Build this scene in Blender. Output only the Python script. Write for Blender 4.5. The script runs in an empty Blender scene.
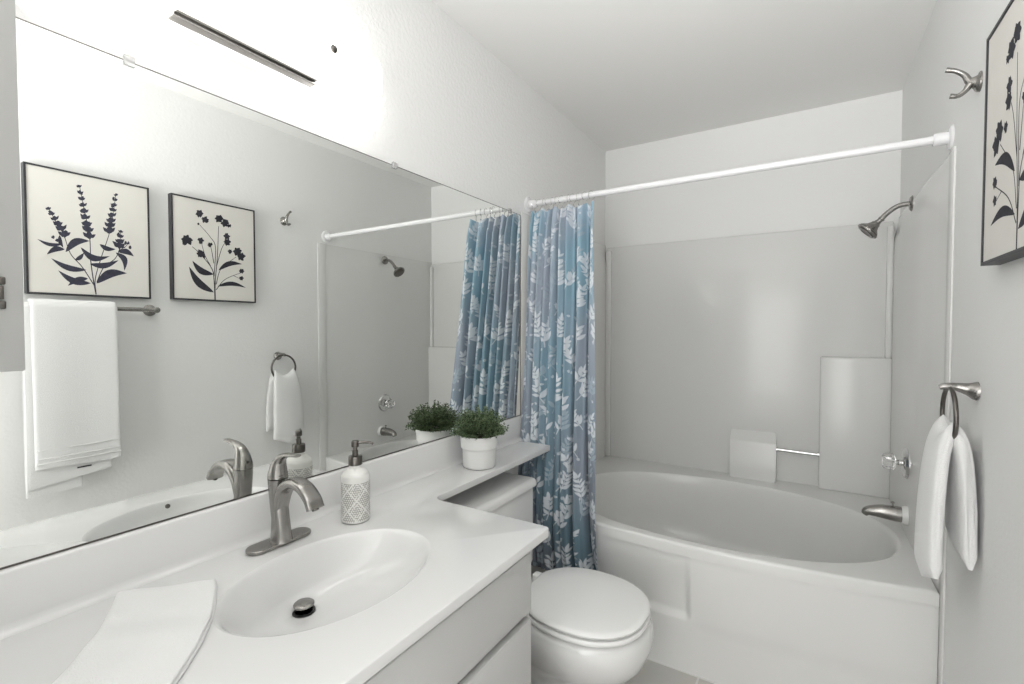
import bpy, bmesh, math, random
import numpy as np
from mathutils import Vector, Matrix
PI = math.pi
scene = bpy.context.scene
COL = scene.collection
rnd = random.Random(7)

# ------------------------------------------------------------------ camera, light, exposure
W, D, H = 1.4745, 2.92, 2.44          # room width, depth (back wall), ceiling
YN = -1.3                              # near end of the entry behind the camera
CAM = (1.1226, 0.0, 1.3111)
cd = bpy.data.cameras.new('camera'); cam = bpy.data.objects.new('camera', cd); COL.objects.link(cam)
cd.sensor_width = 36.0; cd.sensor_fit = 'HORIZONTAL'
cd.lens = 477.92 / 1024 * 36.0
cd.clip_start = 0.01
cam.location = CAM
cam.rotation_euler = (math.radians(90 - 1.556), 0.0, math.radians(32.005))
scene.camera = cam

scene.view_settings.view_transform = 'Standard'
scene.view_settings.look = 'None'
scene.view_settings.gamma = 1.0
scene.view_settings.use_curve_mapping = False
scene.view_settings.exposure = 0.47

wd = bpy.data.worlds.new('world'); scene.world = wd; wd.use_nodes = True
wd.node_tree.nodes['Background'].inputs[0].default_value = (0.9, 0.95, 1.0, 1)
wd.node_tree.nodes['Background'].inputs[1].default_value = 0.0

def area(name, loc, target, size, sizey, power, color=(1, 1, 1)):
    l = bpy.data.lights.new(name, 'AREA'); l.shape = 'RECTANGLE'; l.size = size; l.size_y = sizey
    l.energy = power; l.color = color
    o = bpy.data.objects.new(name, l); COL.objects.link(o); o.location = loc
    o.rotation_euler = (Vector(target) - Vector(loc)).to_track_quat('-Z', 'Y').to_euler()
    return o
# broad fill lamp added behind the camera, inside the closed entry
area('entry_fill', (0.74, -1.28, 1.25), (0.74, 2.0, 1.25), 1.40, 2.3, 23.0)
# second added fill lamp, unseen, tilted up to brighten ceiling and walls
area('upward_fill', (0.80, -0.72, 1.40), (0.74, 0.75, 2.55), 0.6, 0.6, 9.0).data.spread = math.radians(74)
FIX_EMIT = 4.3

# ------------------------------------------------------------------ materials
def newmat(name):
    m = bpy.data.materials.new(name); m.use_nodes = True
    return m, m.node_tree, m.node_tree.nodes['Principled BSDF']
def mat(name, col, rough=0.5, metal=0.0, coat=0.0, bump=0.0, bscale=200.0, detail=3.0, var=0.0, vscale=4.0,
        spec=0.5, trans=0.0, ior=1.45, sheen=0.0, bdist=0.001, stretch=None):
    m, nt, b = newmat(name)
    b.inputs['Base Color'].default_value = (*col, 1)
    b.inputs['Roughness'].default_value = rough
    b.inputs['Metallic'].default_value = metal
    b.inputs['Coat Weight'].default_value = coat
    b.inputs['Coat Roughness'].default_value = 0.06
    b.inputs['Specular IOR Level'].default_value = spec
    b.inputs['Transmission Weight'].default_value = trans
    b.inputs['IOR'].default_value = ior
    b.inputs['Sheen Weight'].default_value = sheen
    tc = nt.nodes.new('ShaderNodeTexCoord')
    vec = tc.outputs['Object']
    if stretch:
        mp = nt.nodes.new('ShaderNodeMapping'); mp.inputs['Scale'].default_value = stretch
        nt.links.new(vec, mp.inputs[0]); vec = mp.outputs[0]
    if bump:
        n = nt.nodes.new('ShaderNodeTexNoise'); n.inputs['Scale'].default_value = bscale; n.inputs['Detail'].default_value = detail
        bp = nt.nodes.new('ShaderNodeBump'); bp.inputs['Strength'].default_value = bump; bp.inputs['Distance'].default_value = bdist
        nt.links.new(vec, n.inputs['Vector']); nt.links.new(n.outputs['Fac'], bp.inputs['Height'])
        nt.links.new(bp.outputs[0], b.inputs['Normal'])
    if var:
        n = nt.nodes.new('ShaderNodeTexNoise'); n.inputs['Scale'].default_value = vscale
        mx = nt.nodes.new('ShaderNodeMix'); mx.data_type = 'RGBA'
        mx.inputs['A'].default_value = (*[c * (1 - var) for c in col], 1); mx.inputs['B'].default_value = (*[min(1, c * (1 + var)) for c in col], 1)
        nt.links.new(vec, n.inputs['Vector']); nt.links.new(n.outputs['Fac'], mx.inputs['Factor'])
        nt.links.new(mx.outputs['Result'], b.inputs['Base Color'])
    return m
def attr_mat(name, rough, bump=0.0, bscale=300, metal=0, sheen=0, coat=0):
    m, nt, b = newmat(name)
    a = nt.nodes.new('ShaderNodeAttribute'); a.attribute_name = 'pattern'
    nt.links.new(a.outputs['Color'], b.inputs['Base Color'])
    b.inputs['Roughness'].default_value = rough; b.inputs['Sheen Weight'].default_value = sheen; b.inputs['Coat Weight'].default_value = coat
    if bump:
        tc = nt.nodes.new('ShaderNodeTexCoord'); n = nt.nodes.new('ShaderNodeTexNoise'); n.inputs['Scale'].default_value = bscale
        bp = nt.nodes.new('ShaderNodeBump'); bp.inputs['Strength'].default_value = bump; bp.inputs['Distance'].default_value = .001
        nt.links.new(tc.outputs['Object'], n.inputs['Vector']); nt.links.new(n.outputs['Fac'], bp.inputs['Height']); nt.links.new(bp.outputs[0], b.inputs['Normal'])
    return m

M = {}
M['wall'] = mat('wall_paint', (0.89, 0.89, 0.88), 0.55, bump=0.5, bscale=90, bdist=0.0015, detail=2)
M['wall_tex'] = mat('textured_wall_paint', (0.87, 0.87, 0.86), 0.5, bump=0.75, bscale=75, bdist=0.003, detail=3)
M['ceiling'] = mat('ceiling_paint', (0.93, 0.925, 0.905), 0.8, bump=0.4, bscale=90, bdist=0.0015)
M['trim'] = mat('white_trim', (0.86, 0.86, 0.85), 0.35)
M['marble'] = mat('white_cultured_marble', (0.76, 0.76, 0.755), 0.16, coat=0.5, var=0.012, vscale=3)
M['fiberglass'] = mat('white_fiberglass', (0.80, 0.80, 0.785), 0.20, coat=0.1)
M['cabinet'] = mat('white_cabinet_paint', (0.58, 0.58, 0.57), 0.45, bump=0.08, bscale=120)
M['porcelain'] = mat('white_porcelain', (0.82, 0.82, 0.81), 0.08, coat=0.6)
M['seat'] = mat('toilet_seat_plastic', (0.92, 0.92, 0.91), 0.25)
M['nickel'] = mat('brushed_nickel', (0.32, 0.31, 0.295), 0.27, metal=1, bump=0.12, bscale=40, stretch=(8, 8, 1), bdist=0.0004)
M['dark_nickel'] = mat('dark_brushed_metal', (0.15, 0.14, 0.13), 0.28, metal=1)
M['chrome'] = mat('chrome', (0.68, 0.68, 0.68), 0.1, metal=1)
M['black'] = mat('black_gap', (0.02, 0.02, 0.02), 0.4)
M['frame'] = mat('black_frame', (0.035, 0.035, 0.04), 0.45)
M['canvas'] = mat('cream_canvas', (0.76, 0.74, 0.695), 0.85, bump=0.35, bscale=500, var=0.03, vscale=12)
M['ink'] = mat('indigo_ink', (0.042, 0.043, 0.066), 0.8, var=0.5, vscale=60)
M['ink_black'] = mat('charcoal_ink', (0.03, 0.03, 0.04), 0.8, var=0.5, vscale=60)
M['towel'] = mat('white_terry', (0.86, 0.86, 0.855), 0.95, bump=0.8, bscale=420, bdist=0.002, sheen=0.4, detail=2)
M['towel_band'] = mat('white_terry_band', (0.84, 0.84, 0.83), 0.85, bump=0.3, bscale=600, bdist=0.001, sheen=0.2)
M['med'] = mat('grey_white_cabinet_paint', (0.50, 0.50, 0.49), 0.5)
M['pot'] = mat('white_ceramic_pot', (0.84, 0.84, 0.83), 0.35)
M['soil'] = mat('dark_soil', (0.05, 0.04, 0.03), 0.95, bump=1, bscale=100)
M['rod'] = mat('white_rod', (0.86, 0.86, 0.87), 0.25)
M['clear'] = mat('clear_acrylic', (0.97, 0.97, 0.97), 0.03, trans=1.0, ior=1.45)
M['clip'] = mat('clear_clip', (0.9, 0.9, 0.9), 0.1, trans=0.7)
M['ceramic_plain'] = mat('pale_ceramic', (0.74, 0.735, 0.71), 0.4)
M['bottle'] = attr_mat('dotted_ceramic', 0.5)
M['curtain'] = attr_mat('printed_fabric', 0.75, bump=0.3, bscale=600, sheen=0.15)
M['rubber'] = mat('dark_rubber', (0.06, 0.06, 0.06), 0.6)
M['hose'] = mat('braided_hose', (0.35, 0.35, 0.36), 0.4, metal=0.7, bump=0.6, bscale=500)

# foliage: leaf to leaf colour change
m, nt, b = newmat('fern_leaf'); M['leaf'] = m
b.inputs['Roughness'].default_value = 0.6
g = nt.nodes.new('ShaderNodeNewGeometry'); r = nt.nodes.new('ShaderNodeValToRGB')
r.color_ramp.elements[0].color = (0.018, 0.035, 0.014, 1); r.color_ramp.elements[1].color = (0.21, 0.29, 0.15, 1)
nt.links.new(g.outputs['Random Per Island'], r.inputs['Fac']); nt.links.new(r.outputs['Color'], b.inputs['Base Color'])

# mirror
m, nt, b = newmat('mirror_silver'); M['mirror'] = m
b.inputs['Base Color'].default_value = (0.90, 0.912, 0.893, 1); b.inputs['Metallic'].default_value = 1; b.inputs['Roughness'].default_value = 0.0

# lamp diffuser
m, nt, b = newmat('lit_acrylic'); M['lit'] = m
b.inputs['Base Color'].default_value = (0.9, 0.9, 0.9, 1); b.inputs['Roughness'].default_value = 0.3
b.inputs['Emission Color'].default_value = (1.0, 0.985, 0.96, 1); b.inputs['Emission Strength'].default_value = FIX_EMIT

# floor: big pale tiles with light grout
m, nt, b = newmat('floor_tile'); M['floor'] = m
b.inputs['Roughness'].default_value = 0.35
tc = nt.nodes.new('ShaderNodeTexCoord'); mp = nt.nodes.new('ShaderNodeMapping')
mp.inputs['Location'].default_value = (-0.783 + 0.6 * 0, -1.868, 0)
br = nt.nodes.new('ShaderNodeTexBrick'); br.offset = 0.0; br.squash = 1.0
br.inputs['Color1'].default_value = (0.60, 0.585, 0.555, 1); br.inputs['Color2'].default_value = (0.62, 0.605, 0.575, 1)
br.inputs['Mortar'].default_value = (0.78, 0.77, 0.75, 1)
br.inputs['Scale'].default_value = 1.0; br.inputs['Mortar Size'].default_value = 0.004; br.inputs['Mortar Smooth'].default_value = 0.2
br.inputs['Brick Width'].default_value = 0.457; br.inputs['Row Height'].default_value = 0.457
nz = nt.nodes.new('ShaderNodeTexNoise'); nz.inputs['Scale'].default_value = 9; nz.inputs['Detail'].default_value = 6
mm = nt.nodes.new('ShaderNodeMix'); mm.data_type = 'RGBA'; mm.blend_type = 'OVERLAY'; mm.inputs['Factor'].default_value = 0.12
nt.links.new(tc.outputs['Object'], mp.inputs[0]); nt.links.new(mp.outputs[0], br.inputs['Vector']); nt.links.new(mp.outputs[0], nz.inputs['Vector'])
nt.links.new(br.outputs['Color'], mm.inputs['A']); nt.links.new(nz.outputs['Color'], mm.inputs['B']); nt.links.new(mm.outputs['Result'], b.inputs['Base Color'])

# ------------------------------------------------------------------ mesh helpers
def link(name, bm, m, parent=None, smooth=35, origin=None, recalc=True):
    if recalc: bmesh.ops.recalc_face_normals(bm, faces=bm.faces)
    me = bpy.data.meshes.new(name); bm.to_mesh(me); bm.free()
    if smooth:
        me.shade_smooth(); me.set_sharp_from_angle(angle=math.radians(smooth))
    o = bpy.data.objects.new(name, me); COL.objects.link(o)
    if m: me.materials.append(m)
    if origin is not None:
        me.transform(Matrix.Translation(-Vector(origin))); o.location = origin
    if parent:
        o.parent = parent
        pw = parent.location.copy(); p = parent.parent
        while p: pw += p.location; p = p.parent
        o.location = o.location - pw
    return o
def thing(name, label, cat, loc=(0, 0, 0), group=None):
    o = bpy.data.objects.new(name, None); COL.objects.link(o); o.location = loc; o.empty_display_size = .05
    o['label'] = label; o['category'] = cat
    if group: o['group'] = group
    return o
def tag(o, label, cat, group=None):
    o['label'] = label; o['category'] = cat
    if group: o['group'] = group
    return o
def structure(o): o['kind'] = 'structure'; return o

def box(bm, x0, x1, y0, y1, z0, z1, bev=0.0, seg=2):
    vs = [bm.verts.new((x, y, z)) for x in (x0, x1) for y in (y0, y1) for z in (z0, z1)]
    fs = [(0, 1, 3, 2), (4, 6, 7, 5), (0, 4, 5, 1), (2, 3, 7, 6), (0, 2, 6, 4), (1, 5, 7, 3)]
    nf = [bm.faces.new([vs[i] for i in f]) for f in fs]
    if bev:
        es = list({e for f in nf for e in f.edges})
        bmesh.ops.bevel(bm, geom=es, offset=bev, segments=seg, profile=0.5, affect='EDGES')
    return bm
def B(*a, **k): return box(bmesh.new(), *a, **k)

def loft(bm, rings, cap0=True, cap1=True, closed=True):
    R = [[bm.verts.new(p) for p in r] for r in rings]
    n = len(R[0])
    for a, b_ in zip(R[:-1], R[1:]):
        for i in range(n if closed else n - 1):
            j = (i + 1) % n
            try: bm.faces.new((a[i], a[j], b_[j], b_[i]))
            except ValueError: pass
    if cap0 and closed: bm.faces.new(R[0][::-1])
    if cap1 and closed: bm.faces.new(R[-1])
    return R
def lathe(bm, prof, c=(0, 0, 0), n=40, axis='z', cap0=True, cap1=True):
    rings = []
    for r_, h in prof:
        ring = []
        for i in range(n):
            t = 2 * PI * i / n; a, b_ = r_ * math.cos(t), r_ * math.sin(t)
            p = {'z': (a, b_, h), 'x': (h, a, b_), 'y': (a, h, b_)}[axis]
            ring.append(Vector(p) + Vector(c))
        rings.append(ring)
    loft(bm, rings, cap0, cap1); return bm
def lathe_dir(bm, prof, c, d, n=32, cap0=True, cap1=True):
    q = Vector(d).to_track_quat('Z', 'Y'); rings = []
    for r_, h in prof:
        rings.append([Vector(c) + q @ Vector((r_ * math.cos(2 * PI * i / n), r_ * math.sin(2 * PI * i / n), h)) for i in range(n)])
    loft(bm, rings, cap0, cap1); return bm
def catmull(pts, k=8):
    P = [Vector(p) for p in pts]; P = [2 * P[0] - P[1]] + P + [2 * P[-1] - P[-2]]; out = []
    for i in range(1, len(P) - 2):
        for j in range(k):
            t = j / k
            out.append(0.5 * ((2 * P[i]) + (-P[i - 1] + P[i + 1]) * t + (2 * P[i - 1] - 5 * P[i] + 4 * P[i + 1] - P[i + 2]) * t * t + (-P[i - 1] + 3 * P[i] - 3 * P[i + 1] + P[i + 2]) * t ** 3))
    out.append(P[-2]); return out
def tube(bm, pts, rad, n=16, side=None, closed=False, k=8, shape=None):
    """rad: number, or list per control point of r or (ra, rb)."""
    if k: path = catmull(pts, k) if not closed else [Vector(p) for p in pts]
    else: path = [Vector(p) for p in pts]
    m_ = len(path)
    def R(i):
        if isinstance(rad, (int, float)): return rad, rad
        t = i / (m_ - 1) * (len(rad) - 1); a = int(min(t, len(rad) - 2)); f = t - a
        ra = rad[a] if isinstance(rad[a], tuple) else (rad[a], rad[a]); rb = rad[a + 1] if isinstance(rad[a + 1], tuple) else (rad[a + 1], rad[a + 1])
        return ra[0] * (1 - f) + rb[0] * f, ra[1] * (1 - f) + rb[1] * f
    rings = []
    s = Vector(side) if side else None
    for i, p in enumerate(path):
        if closed: t = path[(i + 1) % m_] - path[i - 1]
        else: t = path[min(i + 1, m_ - 1)] - path[max(i - 1, 0)]
        t.normalize()
        if s is None:
            s = t.orthogonal().normalized()
        u = (s - t * s.dot(t)).normalized(); v = t.cross(u)
        if not side: s = u
        a, b_ = R(i); ring = []
        for j in range(n):
            th = 2 * PI * j / n; c, sn = math.cos(th), math.sin(th)
            if shape:   # superellipse exponent
                c = math.copysign(abs(c) ** (2 / shape), c); sn = math.copysign(abs(sn) ** (2 / shape), sn)
            ring.append(p + u * a * c + v * b_ * sn)
        rings.append(ring)
    if closed: rings.append(rings[0]); 
    if closed:
        RR = [[bm.verts.new(q) for q in r] for r in rings[:-1]]; RR.append(RR[0])
        for a, b_ in zip(RR[:-1], RR[1:]):
            for i in range(n): bm.faces.new((a[i], a[(i + 1) % n], b_[(i + 1) % n], b_[i]))
    else: loft(bm, rings)
    return bm
def offset_poly(pts, d):
    n = len(pts); out = []
    for i in range(n):
        p0, p1, p2 = Vector(pts[i - 1]), Vector(pts[i]), Vector(pts[(i + 1) % n])
        e1 = (p1 - p0).normalized(); e2 = (p2 - p1).normalized()
        n1 = Vector((-e1.y, e1.x)); n2 = Vector((-e2.y, e2.x)); b_ = (n1 + n2)
        b_.normalize(); c = max(0.3, b_.dot(n1)); out.append(p1 + b_ * d / c)
    return out
def round_poly(corners, radii, seg=8):
    out = []; n = len(corners)
    for i in range(n):
        p0, p1, p2 = Vector(corners[i - 1]), Vector(corners[i]), Vector(corners[(i + 1) % n]); r_ = radii[i]
        if r_ <= 0: out.append(p1); continue
        a = (p0 - p1).normalized(); b_ = (p2 - p1).normalized(); ang = a.angle(b_); tl = r_ / math.tan(ang / 2)
        s, e = p1 + a * tl, p1 + b_ * tl; c = p1 + (a + b_).normalized() * (r_ / math.sin(ang / 2))
        a0 = math.atan2((s - c).y, (s - c).x); a1 = math.atan2((e - c).y, (e - c).x); da = (a1 - a0 + PI) % (2 * PI) - PI
        for k in range(seg + 1): t = a0 + da * k / seg; out.append(c + Vector((math.cos(t), math.sin(t))) * r_)
    return out
def slab(bm, outline, z0, z1, bev, holes=(), zh=None, seg=3):
    """outline ccw list of 2D; top with holes; rounded top and bottom edges"""
    levels = [(bev, z0)]
    levels += [(bev * (1 - math.sin(t)), z0 + bev * (1 - math.cos(t))) for t in [PI / 2 * k / seg for k in range(1, seg + 1)]]
    levels += [(bev * (1 - math.cos(t)), z1 - bev * (1 - math.sin(t))) for t in [PI / 2 * k / seg for k in range(seg + 1)]]
    rings = [[(p.x, p.y, z) for p in offset_poly(outline, o)] for o, z in levels]
    R = loft(bm, rings, cap0=not holes, cap1=not holes)
    if holes:
        for vs, z in ((R[-1], z1), (R[0], z0)):
            es = [bm.edges.get((vs[i], vs[(i + 1) % len(vs)])) for i in range(len(vs))]
            for h in holes:
                hv = [bm.verts.new((p[0], p[1], z)) for p in h]
                es += [bm.edges.new((hv[i], hv[(i + 1) % len(hv)])) for i in range(len(hv))]
            r_ = bmesh.ops.triangle_fill(bm, edges=es, use_beauty=True, use_dissolve=False)
            bad = []
            for f in [g for g in r_['geom'] if isinstance(g, bmesh.types.BMFace)]:
                c = f.calc_center_median()
                for h in holes:
                    cx = sum(p[0] for p in h) / len(h); cy = sum(p[1] for p in h) / len(h)
                    ax = max(p[0] for p in h) - cx; ay = max(p[1] for p in h) - cy
                    if ((c.x - cx) / ax) ** 2 + ((c.y - cy) / ay) ** 2 < .97: bad.append(f)
            if bad: bmesh.ops.delete(bm, geom=bad, context='FACES_ONLY')
    return bm
def superell(cx, cy, a, b_, e, n):
    return [(cx + a * math.copysign(abs(math.cos(t)) ** (2 / e), math.cos(t)), cy + b_ * math.copysign(abs(math.sin(t)) ** (2 / e), math.sin(t))) for t in [2 * PI * i / n for i in range(n)]]
def sstep(a, b_, x): t = min(1, max(0, (x - a) / (b_ - a))); return t * t * (3 - 2 * t)
def grid_mesh(name, X, Y, Z, colors, m, parent=None, wrap=False):
    """X,Y,Z arrays (rows, cols); colors (rows, cols, 3) linear"""
    r_, c_ = X.shape
    me = bpy.data.meshes.new(name)
    co = np.stack([X, Y, Z], -1).reshape(-1, 3).astype(np.float32)
    i = np.arange(r_ - 1)[:, None]; j = np.arange(c_ if wrap else c_ - 1)[None, :]; jn = (j + 1) % c_
    f = np.stack([i * c_ + j, i * c_ + jn, (i + 1) * c_ + jn, (i + 1) * c_ + j], -1).reshape(-1, 4)
    me.vertices.add(len(co)); me.vertices.foreach_set('co', co.ravel())
    me.loops.add(f.size); me.loops.foreach_set('vertex_index', f.ravel().astype(np.int32))
    me.polygons.add(len(f)); me.polygons.foreach_set('loop_start', (np.arange(len(f)) * 4).astype(np.int32)); me.polygons.foreach_set('loop_total', np.full(len(f), 4, np.int32))
    me.update(calc_edges=True); me.shade_smooth()
    if colors is not None:
        ca = me.color_attributes.new('pattern', 'FLOAT_COLOR', 'POINT')
        ca.data.foreach_set('color', np.concatenate([colors.reshape(-1, 3), np.ones((len(co), 1))], 1).astype(np.float32).ravel())
    me.materials.append(m)
    o = bpy.data.objects.new(name, me); COL.objects.link(o)
    if parent: o.parent = parent
    return o

# ------------------------------------------------------------------ room shell
T = 0.1
structure(link('floor', B(-T, W + T, YN - T, D + T, -T, 0), M['floor'], smooth=0))
structure(link('ceiling', B(-T, W + T, YN - T, D + T, H, H + T), M['ceiling'], smooth=0))
structure(link('wall_left', B(-T, 0, YN - T, D + T, 0, H), M['wall_tex'], smooth=0))
structure(link('wall_right', B(W, W + T, YN - T, D + T, 0, H), M['wall'], smooth=0))
structure(link('wall_back', B(0, W, D, D + T, 0, H), M['wall'], smooth=0))
structure(link('wall_near', B(0, W, YN - T, YN, 0, H), M['wall'], smooth=0))
structure(link('wall_partition', B(0, 0.66, -0.36, -0.24, 0, H), M['wall'], smooth=0))
# flange strips where the one-piece tub wall meets the drywall
for n_, x0, x1 in ((1, W - 0.006, W), (2, 0, 0.006)):
    bm = bmesh.new()
    z0 = 0 if n_ == 1 else 0
    box(bm, x0, x1, 1.872, 1.932, z0, 1.842, bev=0.002)
    structure(link('trim_%d' % n_, bm, M['fiberglass']))

# ------------------------------------------------------------------ bathtub
def yfront(x): return 1.836 + 0.078 * ((x - 0.737) / 0.737) ** 2
RIM = 0.507
X0, X1 = 0.0065, W - 0.0065
tub = thing('bathtub', 'white oval garden bathtub with a bowed front apron beside the toilet', 'bathtub', (0.737, 2.35, 0))
NE = 160
def oval(s, z, dx=0.0, dy=0.0):
    return [(x, y, z) for x, y in superell(0.755 + dx, 2.305 + dy, 0.665 * s, 0.432 * s, 2.25, NE)]
# rim deck
bm = bmesh.new()
fr = [(X0 + (X1 - X0) * i / 40, yfront(X0 + (X1 - X0) * i / 40)) for i in range(41)]
outl = [Vector(p) for p in fr] + [Vector((X1, 2.905)), Vector((X0, 2.905))]
hole = [(p[0], p[1]) for p in oval(1.0, RIM)]
top = offset_poly(outl, 0.012)
segs = 5
lv = [(0.0, RIM - 0.045)] + [(0.012 * (1 - math.cos(t)), RIM - 0.012 * (1 - math.sin(t))) for t in [PI / 2 * k / segs for k in range(segs + 1)]]
R = loft(bm, [[(p.x, p.y, z) for p in offset_poly(outl, o)] for o, z in lv], cap0=False, cap1=False)
vs = R[-1]; es = [bm.edges.get((vs[i], vs[(i + 1) % len(vs)])) for i in range(len(vs))]
hv = [bm.verts.new((p[0], p[1], RIM)) for p in hole]
es += [bm.edges.new((hv[i], hv[(i + 1) % NE])) for i in range(NE)]
bmesh.ops.triangle_fill(bm, edges=es, use_beauty=True)
link('rim', bm, M['fiberglass'], tub, smooth=50)
bm = bmesh.new()
prof = [(1.0, 0), (0.992, 0.002), (0.984, 0.008), (0.976, 0.02), (0.962, 0.07), (0.94, 0.14), (0.90, 0.23), (0.86, 0.30), (0.80, 0.345), (0.70, 0.37), (0.5, 0.378), (0.25, 0.38), (0.05, 0.382)]
loft(bm, [oval(s, RIM - d) for s, d in prof], cap0=False)
link('basin', bm, M['fiberglass'], tub, smooth=60)
# apron
nx, nz_ = 220, 110
xs = np.linspace(X0, X1, nx); zs = np.linspace(0.0, RIM - 0.03, nz_)
XX, ZZ = np.meshgrid(xs, zs); YY = np.zeros_like(XX)
for i in range(nz_):
    for j in range(nx):
        x, z = XX[i, j], ZZ[i, j]
        y = yfront(x) + 0.004 + 0.030 * (1 - sstep(0.0, 0.46, z)) * (1 - abs(x - .737) / .737 * .8)
        rec = (1 - sstep(0.730, 0.758, x)) * sstep(0.205, 0.240, z) * (1 - .8 * sstep(.30, .46, z))            # recessed panel on the left
        low = sstep(0.755, 0.80, x) * (1 - sstep(0.17, 0.24, z))
        y += 0.016 * rec + 0.004 * low
        YY[i, j] = y
YB = YY + 0.03
ap = bmesh.new()
F = [[ap.verts.new((XX[i, j], YY[i, j], ZZ[i, j])) for j in range(nx)] for i in range(nz_)]
for i in range(nz_ - 1):
    for j in range(nx - 1): ap.faces.new((F[i][j], F[i][j + 1], F[i + 1][j + 1], F[i + 1][j]))
bk = [[ap.verts.new((XX[i, j], YY[i, j] + .03, ZZ[i, j])) for j in (0, nx - 1)] for i in (0, nz_ - 1)]
link('apron', ap, M['fiberglass'], tub, smooth=60, recalc=False)
bm = lathe(bmesh.new(), [(0.03, 0), (0.03, 0.004), (0.026, 0.006)], (1.2, 2.305, RIM - 0.381), 24); link('drain', bm, M['chrome'], tub)

# ------------------------------------------------------------------ shower surround
SX = 0.026; SB = 2.885; ST = 1.822
sur = thing('shower_surround', 'glossy white fiberglass shower surround above the oval tub', 'shower surround', (0.737, 2.885, RIM))
def side_panel(xw, sgn):
    ys = [1.928, 1.934, 1.95, 2.05, 2.2, 2.35, 2.6, 2.92]; zl = [RIM - .012, 1.60, 1.72, 1.78, 1.815, 1.835, 1.842]
    bm = bmesh.new(); G = []
    for z in zl:
        row = []
        for y in ys:
            t = .006 + (SX - .006) * sstep(1.94, 2.32, y)
            t *= 1 - .85 * sstep(1.70, 1.842, z)
            row.append(bm.verts.new((xw + sgn * t, y, z)))
        G.append(row)
    for a, b_ in zip(G[:-1], G[1:]):
        for i in range(len(ys) - 1): bm.faces.new((a[i], a[i + 1], b_[i + 1], b_[i]))
    back = [[bm.verts.new((xw, y, z)) for y in ys] for z in (zl[0], zl[-1])]
    for i in range(len(ys) - 1):
        bm.faces.new((back[0][i], back[0][i + 1], G[0][i + 1], G[0][i])); bm.faces.new((G[-1][i], G[-1][i + 1], back[1][i + 1], back[1][i]))
    bm.faces.new([G[k][0] for k in range(len(zl))] + [back[1][0], back[0][0]])
    bm.faces.new([G[k][-1] for k in range(len(zl))] + [back[1][-1], back[0][-1]])
    link('side_panel', bm, M['fiberglass'], sur, smooth=40)
side_panel(0, 1); side_panel(W, -1)
link('back_panel', B(SX, W - SX, SB, D, RIM - .012, ST, bev=0.006, seg=3), M['fiberglass'], sur)
bm = bmesh.new()       # raised vertical border at each back corner
link('corner_post', B(SX - .002, 0.058, SB - 0.022, SB + .01, RIM, ST - 0.02, bev=0.009, seg=3), M['fiberglass'], sur)
link('corner_post', B(1.424, W - SX + .002, SB - 0.022, SB + .01, 1.17, ST - 0.02, bev=0.009, seg=3), M['fiberglass'], sur)
link('corner_shelf', B(1.166, W - SX + .002, SB - 0.040, SB + .01, RIM - .002, 1.172, bev=0.009, seg=3), M['fiberglass'], sur)
bm = bmesh.new()       # soap ledge with a slanted top
y0, yb = SB - 0.055, SB + 0.01
sec = [(y0, RIM - .002), (y0, 0.705), (y0 + .004, 0.712), (SB - .004, 0.760), (yb, 0.762), (yb, RIM - .002)]
loft(bm, [[(x, y, z) for y, z in sec] for x in (0.756, 0.978)])
bmesh.ops.bevel(bm, geom=[e for e in bm.edges if abs((e.verts[0].co - e.verts[1].co).x) < .001], offset=0.005, segments=2, affect='EDGES')
link('soap_ledge', bm, M['fiberglass'], sur)
gb = link('grab_bar', tube(bmesh.new(), [(0.974, SB - 0.028, 0.679), (1.170, SB - 0.028, 0.675)], 0.0085, k=2), M['chrome'], sur)
for x in (0.980, 1.163): link('end_ring', lathe(bmesh.new(), [(0.012, -0.003), (0.012, 0.003)], (x, SB - 0.028, 0.677), 20, 'x'), M['chrome'], gb)

# ------------------------------------------------------------------ curtain rod
YR, ZR = 1.940, 1.889
rod = thing('curtain_rod', 'white straight shower rod spanning the tub from wall to wall', 'curtain rod', (0, YR, ZR))
link('rod', tube(bmesh.new(), [(0.004, YR, ZR), (W - 0.004, YR, ZR)], 0.0125, n=24, k=2), M['rod'], rod)
for s, x in ((1, 0.0), (-1, W)):
    fl = link('flange', lathe(bmesh.new(), [(0.036, 0.0), (0.036, s * 0.003), (0.033, s * 0.006), (0.02, s * 0.008)], (x, YR, ZR), 32, 'x'), M['rod'], rod)
    link('end_cup', lathe(bmesh.new(), [(0.019, s * 0.006), (0.019, s * 0.04), (0.017, s * 0.043), (0.0127, s * 0.0432)], (x, YR, ZR), 28, 'x'), M['rod'], rod)

# ------------------------------------------------------------------ shower curtain
CW, CH = 0.78, 1.60       # cloth width, height in metres
nc, nr = 520, 860
S_, T_ = np.meshgrid(np.linspace(0, 1, nc), np.linspace(0, 1, nr))   # T_ 0 = top
# pleats of uneven width, the last one broad and flat
wds = np.array([.6, .62, .75, .6, .8, .7, 1.0, 1.45]); edges = np.concatenate([[0], np.cumsum(wds)]) / wds.sum()
PHS = np.interp(np.linspace(0, 1, nc), edges, np.arange(len(wds) + 1))      # pleat count along the cloth
PHS = PHS + .06 * np.sin(np.linspace(0, 23, nc)); Pc = np.tile(PHS, (nr, 1)) + 0.10 * np.sin(T_ * 4.2 + S_ * 6) * np.clip(T_ * 3, 0, 1)
xr = 0.334 + 0.085 * T_ + 0.03 * np.clip((T_ - .92) / .08, 0, 1) ** 2
amp = np.interp(S_, [0, .2, .5, .75, .9, 1], [.014, .024, .030, .030, .034, .03]) * (0.85 + 0.25 * T_)
fold = np.cos(2 * PI * Pc) + 0.22 * np.cos(4 * PI * Pc + 1 + T_ * 2) + .16 * np.sin(2 * PI * 2.7 * Pc + T_ * 5)
Xc = 0.022 + (xr - 0.022) * S_ + 0.010 * np.sin(2 * PI * Pc) * (.4 + .6 * T_)
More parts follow.
